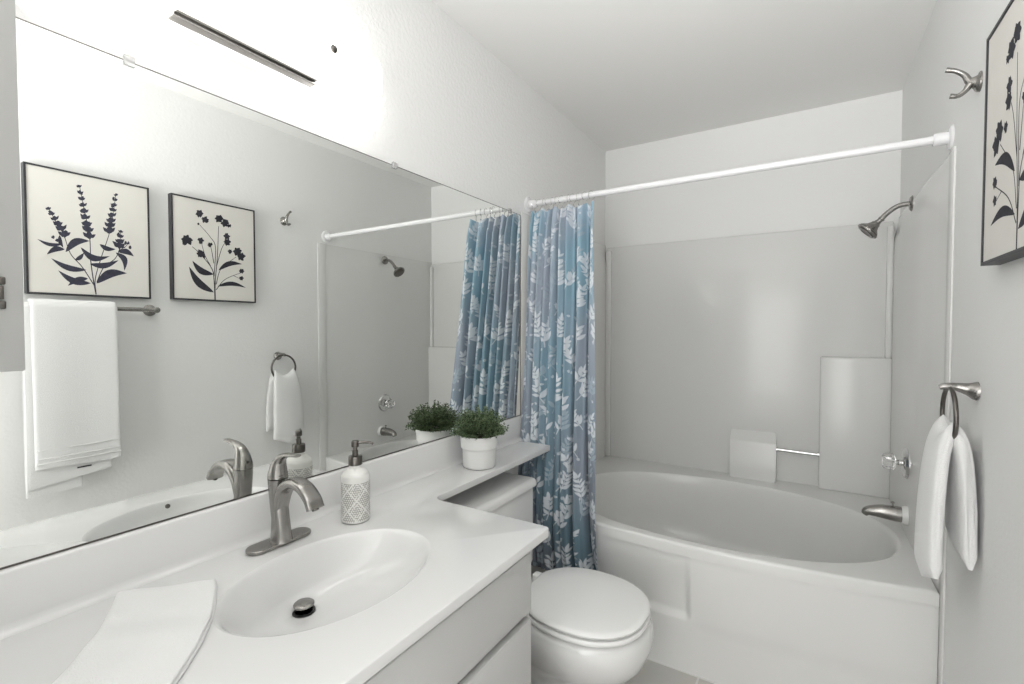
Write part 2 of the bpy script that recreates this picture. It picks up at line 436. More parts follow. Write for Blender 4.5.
Yc = YR - 0.004 - 0.122 * np.clip(T_ / .82, 0, 1) ** 0.95 - amp * fold
Yc = np.where(T_ < .05, YR + (Yc - YR) * (0.6 + 8 * T_), Yc)
Zt = ZR - 0.038
Zc = Zt - (CH - 0.03) * T_ + 0.007 * np.cos(2 * PI * Pc * 1.5) * (1 - np.clip(T_ * 14, 0, 1))
Yc = np.minimum(Yc, np.where(Zc < 0.56, np.vectorize(yfront)(np.clip(Xc, 0, W)) - 0.006, 9.0))
Yc = np.where((Zc > .78) & (Zc < .93), np.maximum(Yc, 1.812 + 0 * Yc), Yc)
Xc = np.maximum(Xc, .009)
# leaf print, computed on the cloth itself
U = S_ * CW; V = (1 - T_) * CH
acc = np.zeros_like(U); acc2 = np.zeros_like(U)
def stamp(cx, cy, L, wd_, ang, arr, val=1.0):
    r_ = L * .62
    j0, j1 = np.searchsorted(U[0], [cx - r_, cx + r_]); i0 = int((1 - (cy + r_) / CH) * (nr - 1)); i1 = int((1 - (cy - r_) / CH) * (nr - 1)) + 1
    i0, i1 = max(i0, 0), min(i1, nr)
    if j1 <= j0 or i1 <= i0: return
    u = U[i0:i1, j0:j1] - cx; v = V[i0:i1, j0:j1] - cy
    a = u * math.cos(ang) + v * math.sin(ang); b_ = -u * math.sin(ang) + v * math.cos(ang)
    t = np.clip((a / L + .5), 0, 1); hw = wd_ * 0.5 * np.sin(PI * t ** .8) ** .75
    m_ = np.clip((hw - np.abs(b_)) / 0.0022 + .5, 0, 1) * (np.abs(a) < L / 2)
    arr[i0:i1, j0:j1] = np.maximum(arr[i0:i1, j0:j1], m_ * val)
cr = random.Random(11)
def sprig(x, y, ang, n, L, arr, val):
    bend = cr.uniform(-.13, .13)
    for k in range(n):
        for q in range(3):
            stamp(x + math.cos(ang) * L * .15 * q, y + math.sin(ang) * L * .15 * q, L * .3, .0032, ang, arr, val)
        x += math.cos(ang) * L * .46; y += math.sin(ang) * L * .46
        l = L * (1 - .10 * k) * cr.uniform(.85, 1.12)
        s = 1 if k % 2 else -1
        for s_, f in ((s, 1.0), (-s, .85)):
            a2 = ang + s_ * cr.uniform(.55, 1.0); ll = l * f; g = cr.uniform(.52, .62)
            stamp(x + math.cos(a2) * ll * g, y + math.sin(a2) * ll * g, ll, ll * cr.uniform(.34, .42), a2, arr, val)
        ang += bend
    stamp(x + math.cos(ang) * L * .5, y + math.sin(ang) * L * .5, L * .9, L * .32, ang, arr, val)
for gy in np.arange(-.10, CH + .05, .118):
    for gx in np.arange(-.04, CW + .05, .072):
        x, y = gx + cr.uniform(-.018, .018), gy + cr.uniform(-.05, .05)
        a = PI / 2 + cr.uniform(-.75, .75)
        tgt, val = (acc, 1.0) if cr.random() < .72 else (acc2, .95)
        sprig(x, y, a, cr.randint(3, 5), cr.uniform(.039, .047), tgt, val)
for k in range(260): stamp(cr.uniform(0, CW), cr.uniform(0, CH), .015, .010, cr.uniform(0, 3), acc, .75)
cl = np.clip(np.sin(U * 8 + 2.2 * np.sin(V * 2.4)) * .5 + .5 + .25 * np.sin(V * 11 + U * 5), 0, 1)
base = np.array([0.165, 0.265, 0.330]) * (1 - cl[..., None]) + np.array([0.240, 0.275, 0.330]) * cl[..., None]
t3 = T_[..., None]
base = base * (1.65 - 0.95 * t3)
wht = np.array([0.72, 0.76, 0.80]); pale = np.array([0.38, 0.46, 0.53])
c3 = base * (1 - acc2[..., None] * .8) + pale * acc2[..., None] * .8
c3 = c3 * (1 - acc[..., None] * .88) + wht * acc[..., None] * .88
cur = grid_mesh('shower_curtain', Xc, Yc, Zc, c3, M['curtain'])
sm = cur.modifiers.new('thickness', 'SOLIDIFY'); sm.thickness = 0.0012
tag(cur, 'blue shower curtain printed with white leaf sprigs, hanging bunched at the left of the rod', 'shower curtain')

# curtain hooks
def hook_mesh():
    bm = bmesh.new(); r_ = 0.0185
    pts = [(0, r_ * math.sin(t), r_ * math.cos(t) - .004) for t in [2 * PI * k / 24 for k in range(21)]]
    pts = [(0, 0.010, -0.036)] + [(0, 0.004, -0.030)] + [(0, r_ * math.sin(t), r_ * math.cos(t) - .002) for t in [PI + 2 * PI * k / 24 * -1 for k in range(2, 23)]]
    tube(bm, pts, 0.0013, n=8, k=3); return bm
hk = [0.030, 0.058, 0.082, 0.104, 0.126, 0.148, 0.172, 0.206, 0.226, 0.252, 0.284, 0.314]
h0 = link('curtain_hook', hook_mesh(), M['chrome'])
tag(h0, 'small metal curtain hook looped over the white rod above the blue curtain', 'curtain hook', 'hooks holding up the shower curtain')
for i, x in enumerate(hk):
    o = h0 if i == 0 else h0.copy()
    if i: COL.objects.link(o)
    o.location = (x, YR, ZR); o.rotation_euler = (0, 0, rnd.uniform(-.5, .5))

# ------------------------------------------------------------------ shower fittings
XS = W - SX
sh = thing('wall_shower', 'brushed metal shower head on a curved arm high on the right tub wall', 'shower', (XS, 2.40, 1.797))
link('flange', lathe(bmesh.new(), [(0.030, 0), (0.030, -0.002), (0.024, -0.008), (0.012, -0.010)], (XS, 2.40, 1.797), 28, 'x'), M['nickel'], sh)
link('arm', tube(bmesh.new(), [(XS, 2.40, 1.797), (XS - .03, 2.40, 1.796), (XS - .055, 2.40, 1.786), (XS - .08, 2.40, 1.765), (XS - .096, 2.40, 1.746)], 0.0095), M['nickel'], sh)
d = Vector((-0.72, 0, -0.70)).normalized(); c0 = Vector((XS - .092, 2.40, 1.750))
link('collar', lathe_dir(bmesh.new(), [(0.0115, 0), (0.0115, 0.006), (0.010, .007), (0.010, 0.016), (0.012, 0.018), (.012, .024)], c0, d), M['nickel'], sh)
link('spray_head', lathe_dir(bmesh.new(), [(0.010, 0.02), (0.016, 0.026), (0.018, 0.034), (0.024, 0.044), (0.036, 0.054), (0.039, 0.058), (.038, .060), (0.042, 0.062), (0.042, 0.068), (0.038, 0.071), (.001, .067)], c0, d), M['nickel'], sh)
link('spray_face', lathe_dir(bmesh.new(), [(0.034, 0.068), (0.034, 0.073), (0.021, 0.0745), (0.020, .072), (.001, .072)], c0, d), M['dark_nickel'], sh)

vy, vz = 2.388, 0.787
va = thing('tub_valve', 'round chrome tub valve with a clear acrylic knob on the right tub wall', 'faucet valve', (XS, vy, vz))
link('escutcheon', lathe(bmesh.new(), [(0.060, 0), (0.060, -0.002), (0.054, -0.010), (0.040, -0.014), (0.016, -0.016)], (XS, vy, vz), 36, 'x'), M['chrome'], va)
link('stem', lathe(bmesh.new(), [(0.012, -0.012), (0.012, -0.026), (0.008, -0.030), (.008, -.04)], (XS, vy, vz), 20, 'x'), M['chrome'], va)
bm = bmesh.new()
rings = []
for h_, s in [(-0.036, .75), (-0.041, 1.0), (-0.066, 1.0), (-0.074, .9), (-0.077, .7)]:
    rings.append([(XS + h_, vy + s * (.029 + .0026 * math.cos(8 * t)) * math.cos(t), vz + s * (.029 + .0026 * math.cos(8 * t)) * math.sin(t)) for t in [2 * PI * k / 64 for k in range(64)]])
loft(bm, rings); kn = link('knob', bm, M['clear'], va); kn['label'] = 'clear faceted acrylic knob'
sy, sz = 2.355, 0.592
sp = thing('tub_spout', 'brushed metal tub spout with a diverter pin below the valve', 'tub spout', (XS, sy, sz))
link('spout_body', tube(bmesh.new(), [(XS, sy, sz), (XS - .035, sy, sz), (XS - .075, sy, sz + .001), (XS - .108, sy, sz - .002), (XS - .126, sy, sz - .008), (XS - .134, sy, sz - .020)],
     [(0.027, 0.029), (0.027, 0.029), (.025, .026), (0.021, 0.020), (0.018, 0.016), (0.015, 0.011)], n=24, side=(0, 1, 0), shape=2.4), M['nickel'], sp)
link('diverter_pin', lathe(bmesh.new(), [(0.003, 0), (0.003, 0.012), (0.007, 0.014), (0.007, 0.018), (0.004, 0.020)], (XS - .045, sy, sz + .0265), 16), M['nickel'], sp)
link('wall_collar', lathe(bmesh.new(), [(0.036, 0), (0.036, -0.010), (0.031, -0.018)], (XS, sy, sz), 28, 'x'), M['fiberglass'], sp)

# ------------------------------------------------------------------ mirror
MT, MBZ, ME_, MS = 1.823, 0.921, 1.857, -0.22
mi = thing('wall_mirror', 'large frameless wall mirror running above the counter backsplash', 'mirror', (0, 0.8, MBZ))
link('mirror_glass', B(0.002, 0.006, MS, ME_, MBZ, MT), M['mirror'], mi, smooth=0)
bm = bmesh.new(); box(bm, 0.0005, 0.0075, MS, ME_ + .001, MBZ - 0.0025, MBZ); 
e_ = link('bottom_channel', bm, M['dark_nickel'], mi, smooth=0); 
link('top_edge', B(0.0005, 0.0068, MS, ME_ + .001, MT, MT + 0.0016), M['dark_nickel'], mi, smooth=0)
link('side_edge', B(0.0005, 0.0068, ME_, ME_ + 0.0035, MBZ, MT), M['dark_nickel'], mi, smooth=0)
for y in (0.400, 1.09, 1.77):
    link('mirror_clip', B(0.001, 0.011, y - .009, y + .009, MT - .008, MT + .011, bev=.002), M['clip'], mi)

# ------------------------------------------------------------------ vanity light
lt = thing('vanity_light', 'long lit acrylic vanity light box on the wall above the mirror', 'light fixture', (0, 0.61, 2.0))
LY0, LY1 = 0.262, 0.958
link('back_plate', B(0.001, 0.022, LY0 + .04, LY1 - .04, 1.965, 2.055, bev=.002), M['trim'], lt)
bm = bmesh.new()
sec = [(0.004, 1.949), (0.078, 1.949), (0.094, 1.953), (0.100, 1.963), (0.100, 2.043), (0.096, 2.053), (0.004, 2.055)]
ch = 0.012
def secring(y, s):
    c = Vector((.05, 2.0)); return [(x if x < .01 else c.x + (x - c.x) * s, y, c.y + (z - c.y) * s) for x, z in sec]
loft(bm, [secring(LY0, .86), secring(LY0 + ch, 1), secring(LY1 - ch, 1), secring(LY1, .86)])
link('diffuser', bm, M['lit'], lt, smooth=25)
bm = bmesh.new(); box(bm, 0.016, 0.040, 0.462, 0.786, 1.934, 1.9485, bev=.0015); box(bm, 0.038, 0.052, 0.464, 0.784, 1.941, 1.9485, bev=.001)
ms_ = link('metal_strip', bm, M['nickel'], lt); ms_['label'] = 'brushed metal strip under the lit box'
for y in (0.43, 0.793):
    link('finial', lathe(bmesh.new(), [(0.0100, 0), (0.0100, 0.005), (0.007, 0.009), (0.003, .0105)], (0.0995, y, 2.010), 20, 'x'), M['dark_nickel'], lt)

# ------------------------------------------------------------------ medicine cabinet at the left edge
mc = thing('medicine_cabinet', 'white medicine cabinet at the left edge, in front of the mirror', 'cabinet', (0.05, 0.0, 1.247))
link('cabinet_box', B(0.009, 0.078, -0.235, 0.225, 1.247, 2.2, bev=.002), M['med'], mc)
dr = link('cabinet_door', B(0.080, 0.100, -0.235, 0.226, 1.247, 2.2, bev=.003), M['med'], mc)
bm = bmesh.new()
for z in (1.347, 1.383): box(bm, 0.099, 0.106, 0.196, 0.206, z - .006, z + .006, bev=.002)
box(bm, 0.099, 0.109, 0.197, 0.203, 1.355, 1.375, bev=.001)
link('latch', bm, M['dark_nickel'], dr)

# ------------------------------------------------------------------ countertop with basin
ZC = 0.815; ZB = 0.792
ct = thing('countertop', 'white one-piece vanity countertop with a thin ledge over the toilet tank', 'countertop', (0.3, 0.5, ZC))
corners = [(0.0, -0.24), (0.576, -0.24), (0.576, 1.056), (0.188, 1.056), (0.188, 1.808), (0.0, 1.808)]
outl = round_poly([Vector(c) for c in corners], [0, 0, 0.012, 0.035, 0.008, 0], 8)
SKX, SKY, SA, SBB = 0.305, 0.628, 0.162, 0.226
NS = 128
hole = superell(SKX, SKY, SA, SBB, 2.0, NS)
bm = slab(bmesh.new(), outl, ZB, ZC, 0.0028, holes=[hole])
link('counter_slab', bm, M['marble'], ct, smooth=40)
bm = bmesh.new()
prof = [(1.0, 0, 0), (.985, .0012, 0), (.965, .005, 0), (.94, .012, .01), (.90, .026, .03), (.84, .045, .08), (.76, .063, .18), (.66, .078, .32), (.54, .089, .5), (.4, .097, .7), (.26, .102, .88), (.13, .105, 1)]
DX, DY = 0.217, 0.614
rings = []
for s, dz, k in prof:
    cx, cy = SKX + (DX - SKX) * k, SKY + (DY - SKY) * k
    # blend towards a circle at the drain
    a = SA * s; b_ = SBB * s; rr = 0.024
    kk = max(0, (k - .5) / .5); a = a * (1 - kk) + rr * kk; b_ = b_ * (1 - kk) + rr * kk
    rings.append([(x, y, ZC - dz) for x, y in superell(cx, cy, a, b_, 2.0, NS)])
loft(bm, rings, cap0=False, cap1=True)
bs = link('sink_basin', bm, M['marble'], ct, smooth=60)
link('drain_collar', lathe(bmesh.new(), [(0.023, -0.001), (0.023, 0.003), (0.019, 0.004), (0.017, 0.0)], (DX, DY, ZC - .105), 32), M['black'], bs)
sp_ = link('drain_stopper', lathe(bmesh.new(), [(0.005, 0), (0.006, 0.013), (0.016, 0.0135), (0.021, 0.015), (0.021, 0.018), (0.018, 0.0205), (.008, .0215), (.001, .0217)], (DX, DY, ZC - .105), 32), M['nickel'], bs)
link('overflow_hole', lathe_dir(bmesh.new(), [(0.0065, -.004), (0.0065, 0.002), (0.005, 0.0025), (.004, .001)], (SKX + SA * .928, SKY + .003, ZC - .0150), (-1, 0, .55), 20), M['dark_nickel'], bs)
# backsplash with a rounded top and a cove foot
bm = bmesh.new()
sec = [(0.0, ZC - .002), (0.0, 0.9175), (0.012, 0.9175), (0.0155, 0.916), (0.0175, 0.912), (0.0175, ZC + .016), (0.020, ZC + .007), (0.025, ZC + .0025), (0.034, ZC + .0003), (0.034, ZC - .002)]
loft(bm, [[(x, y, z) for x, z in sec] for y in (-0.24, 1.845)])
link('backsplash', bm, M['marble'], ct, smooth=50)

# ------------------------------------------------------------------ vanity cabinet
vn = thing('vanity_cabinet', 'white vanity cabinet with flat drawer fronts under the counter', 'cabinet', (0.27, 0.4, 0))
VX = 0.535; VY1 = 1.022
bm = bmesh.new()        # hollow carcass: two sides, floor, back, front frame
box(bm, 0.001, VX, VY1 - .018, VY1, 0.09, ZB - .001, bev=.0015); box(bm, 0.001, VX, -0.238, -0.22, 0.09, ZB - .001)
box(bm, 0.001, VX, -0.22, VY1 - .018, 0.09, 0.108); box(bm, 0.001, 0.012, -0.22, VY1 - .018, 0.108, ZB - .001)
box(bm, VX - .018, VX, -0.22, VY1 - .018, 0.108, 0.16); box(bm, VX - .018, VX, -0.22, VY1 - .018, 0.60, ZB - .001)
for a, b_ in ((-0.22, -0.19), (0.19, 0.235), (0.60, 0.625), (VY1 - .05, VY1 - .018)): box(bm, VX - .018, VX, a, b_, 0.16, 0.60)
link('cabinet_body', bm, M['cabinet'], vn, smooth=20)
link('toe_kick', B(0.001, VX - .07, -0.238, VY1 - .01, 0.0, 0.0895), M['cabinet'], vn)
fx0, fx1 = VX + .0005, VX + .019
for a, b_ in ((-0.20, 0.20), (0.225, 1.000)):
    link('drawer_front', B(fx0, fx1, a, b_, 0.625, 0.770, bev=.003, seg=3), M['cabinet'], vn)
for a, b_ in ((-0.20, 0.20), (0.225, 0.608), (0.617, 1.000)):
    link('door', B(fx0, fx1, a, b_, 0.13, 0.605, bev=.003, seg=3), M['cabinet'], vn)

# ------------------------------------------------------------------ sink faucet
fy = 0.645; fxc = 0.083
fc = thing('sink_faucet', 'brushed nickel single-handle faucet with an arched spout behind the sink', 'faucet', (fxc, fy, ZC))
bm = bmesh.new(); pl = round_poly([Vector(c) for c in ((fxc - .026, fy - .076), (fxc + .026, fy - .076), (fxc + .026, fy + .076), (fxc - .026, fy + .076))], [.0255] * 4, 10)
slab(bm, pl, ZC + .0003, ZC + .009, .003); link('base_plate', bm, M['nickel'], fc, smooth=40)
# body: a flattened column that leans and twists, flaring at the foot
bm = bmesh.new()
tube(bm, [(fxc + .006, fy, ZC + .008), (fxc + .006, fy, ZC + .02), (fxc + .004, fy, ZC + .06), (fxc - .002, fy, ZC + .10), (fxc - .004, fy, ZC + .135), (fxc - .004, fy, ZC + .150)],
     [(.0235, .026), (.021, .023), (.0185, .019), (.019, .0185), (.0205, .0200), (.021, .021)], n=32, side=(0, 1, 0), shape=2.3)
link('faucet_body', bm, M['nickel'], fc, smooth=40)
# spout: broad strap that rises out of the column and arches forward
bm = bmesh.new()
tube(bm, [(fxc + .001, fy, ZC + .060), (fxc + .010, fy, ZC + .100), (fxc + .026, fy, ZC + .132), (fxc + .058, fy, ZC + .151), (fxc + .094, fy, ZC + .146), (fxc + .122, fy, ZC + .126), (fxc + .134, fy, ZC + .106)],
     [(.016, .010), (.0175, .012), (.019, .0125), (.0195, .011), (.0195, .0095), (.020, .0085), (.0205, .008)], n=32, side=(0, 1, 0), shape=3.2)
sp_ = link('spout', bm, M['nickel'], fc, smooth=40)
link('aerator', lathe_dir(bmesh.new(), [(.0075, -.002), (.0075, .003), (.005, .0032)], (fxc + .133, fy, ZC + .1045), (.5, 0, -.86), 20), M['dark_nickel'], sp_)
bm = bmesh.new(); lathe(bm, [(.0205, 0), (.0205, .002)], (fxc - .004, fy, ZC + .1505), 32); link('handle_gap', bm, M['black'], fc)
bm = bmesh.new()      # dome sweeping up into the lever
tube(bm, [(fxc - .004, fy, ZC + .1525), (fxc - .004, fy, ZC + .162), (fxc - .001, fy, ZC + .180), (fxc + .007, fy, ZC + .196), (fxc + .024, fy, ZC + .207), (fxc + .048, fy, ZC + .211), (fxc + .073, fy, ZC + .213)],
     [(.0215, .0215), (.021, .0205), (.0175, .0165), (.0135, .0105), (.0105, .0062), (.0095, .0042), (.0085, .0032)], n=28, side=(0, 1, 0), shape=2.2)
hd = link('lever_handle', bm, M['nickel'], fc, smooth=45)
link('index_dot', lathe_dir(bmesh.new(), [(.003, 0), (.003, .0025), (.002, .003)], (fxc - .0215, fy, ZC + .168), (-1, 0, .25), 16), M['black'], hd)

# ------------------------------------------------------------------ soap dispenser
px_, py_ = 0.126, 0.828
sd = thing('soap_dispenser', 'white dotted ceramic soap dispenser with a dark metal pump beside the faucet', 'soap dispenser', (px_, py_, ZC))
nz2, nt2 = 150, 240
prof = [(0.030, 0.0), (0.0345, 0.002), (0.0362, 0.006), (0.0362, 0.112), (0.0352, 0.119), (0.031, 0.126), (0.0235, 0.132), (0.0165, 0.137), (0.0145, 0.142), (0.0145, 0.148)]
pz = np.interp(np.linspace(0, 1, nz2), np.linspace(0, 1, len(prof)), [p[1] for p in prof])
tt = np.concatenate([np.linspace(0, 0.006, 12), np.linspace(0.0065, 0.112, nz2 - 42), np.linspace(0.1125, 0.148, 30)])
pr_ = np.interp(tt, [p[1] for p in prof], [p[0] for p in prof])
TH, HZ = np.meshgrid(np.linspace(0, 2 * PI, nt2, endpoint=False), tt); RR_ = np.tile(pr_[:, None], (1, nt2))
sN = 42; pitch = 2 * PI * 0.0362 / sN
uu = TH * 0.0362 / pitch; vv = HZ / pitch
du = (uu + .5 * (np.floor(vv) % 2)) % 1 - .5; dv = vv % 1 - .5
dot = (du ** 2 + dv ** 2) < .36 ** 2
# diamonds: dot free lines
dia = np.abs(((TH / (2 * PI) * 5) % 1 - .5) * 2); zz = np.abs((((HZ - .008) / .052) % 1) - .5) * 2
line = np.abs(dia + zz - 1) < .10
line2 = np.abs(dia + zz - .62) < .05
inband = (HZ > .007) & (HZ < .104)
bandc = np.array([.36, .35, .325]); whc = np.array([.80, .795, .77]); body = np.array([.78, .775, .75])
cc = np.where((inband & ~line & ~line2)[..., None], np.where(dot[..., None], whc, bandc), body)
bt = grid_mesh('bottle', RR_ * np.cos(TH), RR_ * np.sin(TH), HZ + .0005, cc, M['bottle'], sd, wrap=True)
P0 = Vector((px_, py_, ZC))
link('collar', lathe(bmesh.new(), [(0.0165, 0.145), (0.0175, 0.146), (0.0175, 0.166), (0.0165, 0.168), (.008, .169)], P0, 32), M['dark_nickel'], sd)
bm = lathe(bmesh.new(), [(0.0075, 0.168), (0.0075, 0.182), (0.0055, 0.183), (0.0055, 0.192)], P0, 24)
link('pump_stem', bm, M['dark_nickel'], sd)
bm = lathe(bmesh.new(), [(0.0065, 0.19), (0.0095, 0.192), (0.0095, 0.205), (0.0075, 0.2075), (.001, .208)], P0, 24)
dn = Vector((0.75, 0.66, 0)).normalized()
pts = [P0 + Vector((0, 0, .2015)), P0 + dn * .02 + Vector((0, 0, .2025)), P0 + dn * .036 + Vector((0, 0, .2015)), P0 + dn * .045 + Vector((0, 0, .197))]
tube(bm, pts, [.0045, .004, .0033, .0028], n=12); link('pump_nozzle', bm, M['dark_nickel'], sd)

# ------------------------------------------------------------------ potted plant
qx, qy = 0.113, 1.392
pp = thing('potted_plant', 'bushy green plant in a white ceramic pot on the counter ledge', 'potted plant', (qx, qy, ZC))
PC = (qx, qy, ZC + .0005)
link('pot', lathe(bmesh.new(), [(0.050, 0), (0.055, 0.002), (0.059, 0.008), (0.0605, 0.064), (0.0625, 0.069), (0.0665, 0.073), (0.0685, 0.112), (0.0670, 0.115), (0.0650, 0.115), (0.064, 0.108), (0.060, 0.1), (.001, .1)], PC, 56), M['pot'], pp)
link('soil', lathe(bmesh.new(), [(0.062, 0.096), (0.062, 0.104), (0.03, 0.108), (.001, .109)], PC, 32), M['soil'], pp)
bm = bmesh.new(); lr = random.Random(3)
def leafquad(p, d, up, L, w_):
    s = d.cross(up)
    if s.length < 1e-4: s = Vector((1, 0, 0))
    s.normalize(); a = bm.verts.new(p); b1 = bm.verts.new(p + d * L * .5 + s * w_); c1 = bm.verts.new(p + d * L); d1 = bm.verts.new(p + d * L * .5 - s * w_)
    m1 = bm.verts.new(p + d * L * .52 + up * w_ * .35)
    for f in ((a, b1, m1), (b1, c1, m1), (c1, d1, m1), (d1, a, m1)): bm.faces.new(f)
for k in range(420):
    az = lr.uniform(0, 2 * PI); el = math.acos(1 - lr.random() * .86)      # polar angle from the vertical
    rad_ = Vector((math.sin(el) * math.cos(az), math.sin(el) * math.sin(az), math.cos(el)))
    base_ = Vector((qx, qy, ZC + .105)) + Vector((math.cos(az), math.sin(az), 0)) * lr.uniform(0, .05)
    tip = Vector((qx, qy, ZC + .110)) + Vector((rad_.x * .102, rad_.y * .102, rad_.z * .088 + .012 + (-.012 if el > 1.2 else 0))) * lr.uniform(.72, 1.08)
    if tip.x < .012: tip.x = .012 + lr.uniform(0, .01)
    mid = (base_ + tip) / 2 + Vector((0, 0, .012))
    n_ = 9
    for i in range(n_):
        t = .3 + .7 * i / (n_ - 1); p = base_ * (1 - t) ** 2 + mid * 2 * t * (1 - t) + tip * t * t
        dd = ((mid - base_) * (1 - t) + (tip - mid) * t).normalized()
        for s in range(3):
            rv = Vector((lr.gauss(0, 1), lr.gauss(0, 1), lr.gauss(0, 1))).normalized()
            d = (dd * .55 + rv * .8).normalized(); L = lr.uniform(.005, .0105)
            if (p + d * L).x < .009: continue
            leafquad(p, d, rv.cross(d).normalized(), L, L * .24)
link('foliage', bm, M['leaf'], pp, smooth=0, recalc=False)

# ------------------------------------------------------------------ toilet
TY = 1.455
tl = thing('toilet', 'white two-piece toilet with its lid closed between vanity and tub', 'toilet', (0.4, TY, 0))
def egg(cx, af, ab, b_, z, e=2.3, n=72, cut=None):
    out = []
    for i in range(n):
        t = 2 * PI * i / n; c, s = math.cos(t), math.sin(t)
        x = cx + (af if c > 0 else ab) * math.copysign(abs(c) ** (2 / e), c); y = TY + b_ * math.copysign(abs(s) ** (2 / e), s)
        if cut is not None and x < cut: x = cut
        out.append((x, y, z))
    return out
bm = bmesh.new()
loft(bm, [egg(.44, .17, .22, .098, 0.0, 2.6), egg(.44, .17, .22, .098, 0.02, 2.6), egg(.44, .150, .21, .088, .06, 2.5), egg(.44, .145, .21, .086, .12, 2.4),
          egg(.455, .16, .225, .100, .17, 2.3), egg(.475, .185, .245, .135, .22, 2.2), egg(.485, .216, .255, .175, .27, 2.2), egg(.49, .228, .262, .192, .32, 2.25), egg(.49, .224, .265, .193, .36, 2.25), egg(.49, .208, .262, .184, .378, 2.25), egg(.49, .195, .25, .17, .381, 2.25)])
link('bowl', bm, M['porcelain'], tl, smooth=60)
bm = bmesh.new()
loft(bm, [egg(.50, .200, .20, .186, .383, 2.3, cut=.305), egg(.50, .206, .205, .192, .387, 2.3, cut=.30), egg(.50, .208, .206, .194, .395, 2.3, cut=.30), egg(.50, .204, .204, .190, .401, 2.3, cut=.303), egg(.50, .19, .2, .18, .402, 2.3, cut=.31)])
link('seat', bm, M['seat'], tl, smooth=50)
bm = bmesh.new()
loft(bm, [egg(.50, .196, .20, .184, .405, 2.3, cut=.305), egg(.50, .203, .205, .190, .408, 2.3, cut=.30), egg(.50, .205, .206, .192, .415, 2.3, cut=.30), egg(.50, .201, .204, .188, .4205, 2.3, cut=.303), egg(.50, .19, .198, .178, .424, 2.3, cut=.31), egg(.50, .12, .13, .11, .427, 2.2), egg(.50, .03, .03, .03, .4285, 2.0)])
link('lid', bm, M['seat'], tl, smooth=50)
for dy in (-.075, .075): link('hinge', B(.262, .304, TY + dy - .017, TY + dy + .017, .378, .408, bev=.007, seg=3), M['seat'], tl)
bm = bmesh.new()
box(bm, .035, .196, TY - .198, TY + .198, .375, .690, bev=.018, seg=4)
tk = link('tank', bm, M['porcelain'], tl)
bm = bmesh.new()
ol = round_poly([Vector(c) for c in ((.026, TY - .207), (.209, TY - .207), (.209, TY + .207), (.026, TY + .207))], [.02] * 4, 6)
lvls = [(.004, .688), (0, .691), (0, .704), (.004, .712), (.010, .7175), (.0175, .7205)]
loft(bm, [[(p.x, p.y, z) for p in offset_poly(ol, o)] for o, z in lvls])
link('tank_lid', bm, M['porcelain'], tl, smooth=50)
fh = link('flush_lever', lathe(bmesh.new(), [(.011, 0), (.011, .012)], (.196, TY - .15, .63), 20, 'x'), M['chrome'], tl)
link('lever_arm', tube(bmesh.new(), [(.211, TY - .15, .63), (.212, TY - .10, .625), (.212, TY - .07, .62)], .005), M['chrome'], fh)
link('supply_hose', tube(bmesh.new(), [(.004, TY - .26, .17), (.05, TY - .262, .17), (.10, TY - .25, .19), (.13, TY - .20, .25), (.12, TY - .17, .33), (.11, TY - .16, .376)], .006), M['hose'], tl)

# ------------------------------------------------------------------ wall art
def blob(cx, cy, r_, rg, n=11):
    return [(cx + r_ * rg.uniform(.55, 1.15) * math.cos(2 * PI * i / n), cy + r_ * rg.uniform(.55, 1.15) * math.sin(2 * PI * i / n)) for i in range(n)]
def lf(b_, t, w_, bend=.12):
    bx, by = b_; tx, ty = t; L = math.hypot(tx - bx, ty - by); dx, dy = (tx - bx) / L, (ty - by) / L; up, dn_ = [], []
    for k in range(13):
        s = k / 12; c = bend * L * math.sin(PI * s); h = w_ * .40 * math.sin(PI * s ** .85) ** .9
        X, Y = bx + dx * L * s - dy * c, by + dy * L * s + dx * c
        up.append((X - dy * h, Y + dx * h)); dn_.append((X + dy * h, Y - dx * h))
    return up + dn_[-2:0:-1]
def stem(pts, w_):
    P = catmull([(x, y, 0) for x, y in pts], 6); up, dn_ = [], []
    for i, p in enumerate(P):
        t = (P[min(i + 1, len(P) - 1)] - P[max(i - 1, 0)]).normalized(); k = w_ * .5 * (1 - .5 * i / len(P))
        up.append((p.x - t.y * k, p.y + t.x * k)); dn_.append((p.x + t.y * k, p.y - t.x * k))
    return up + dn_[::-1]
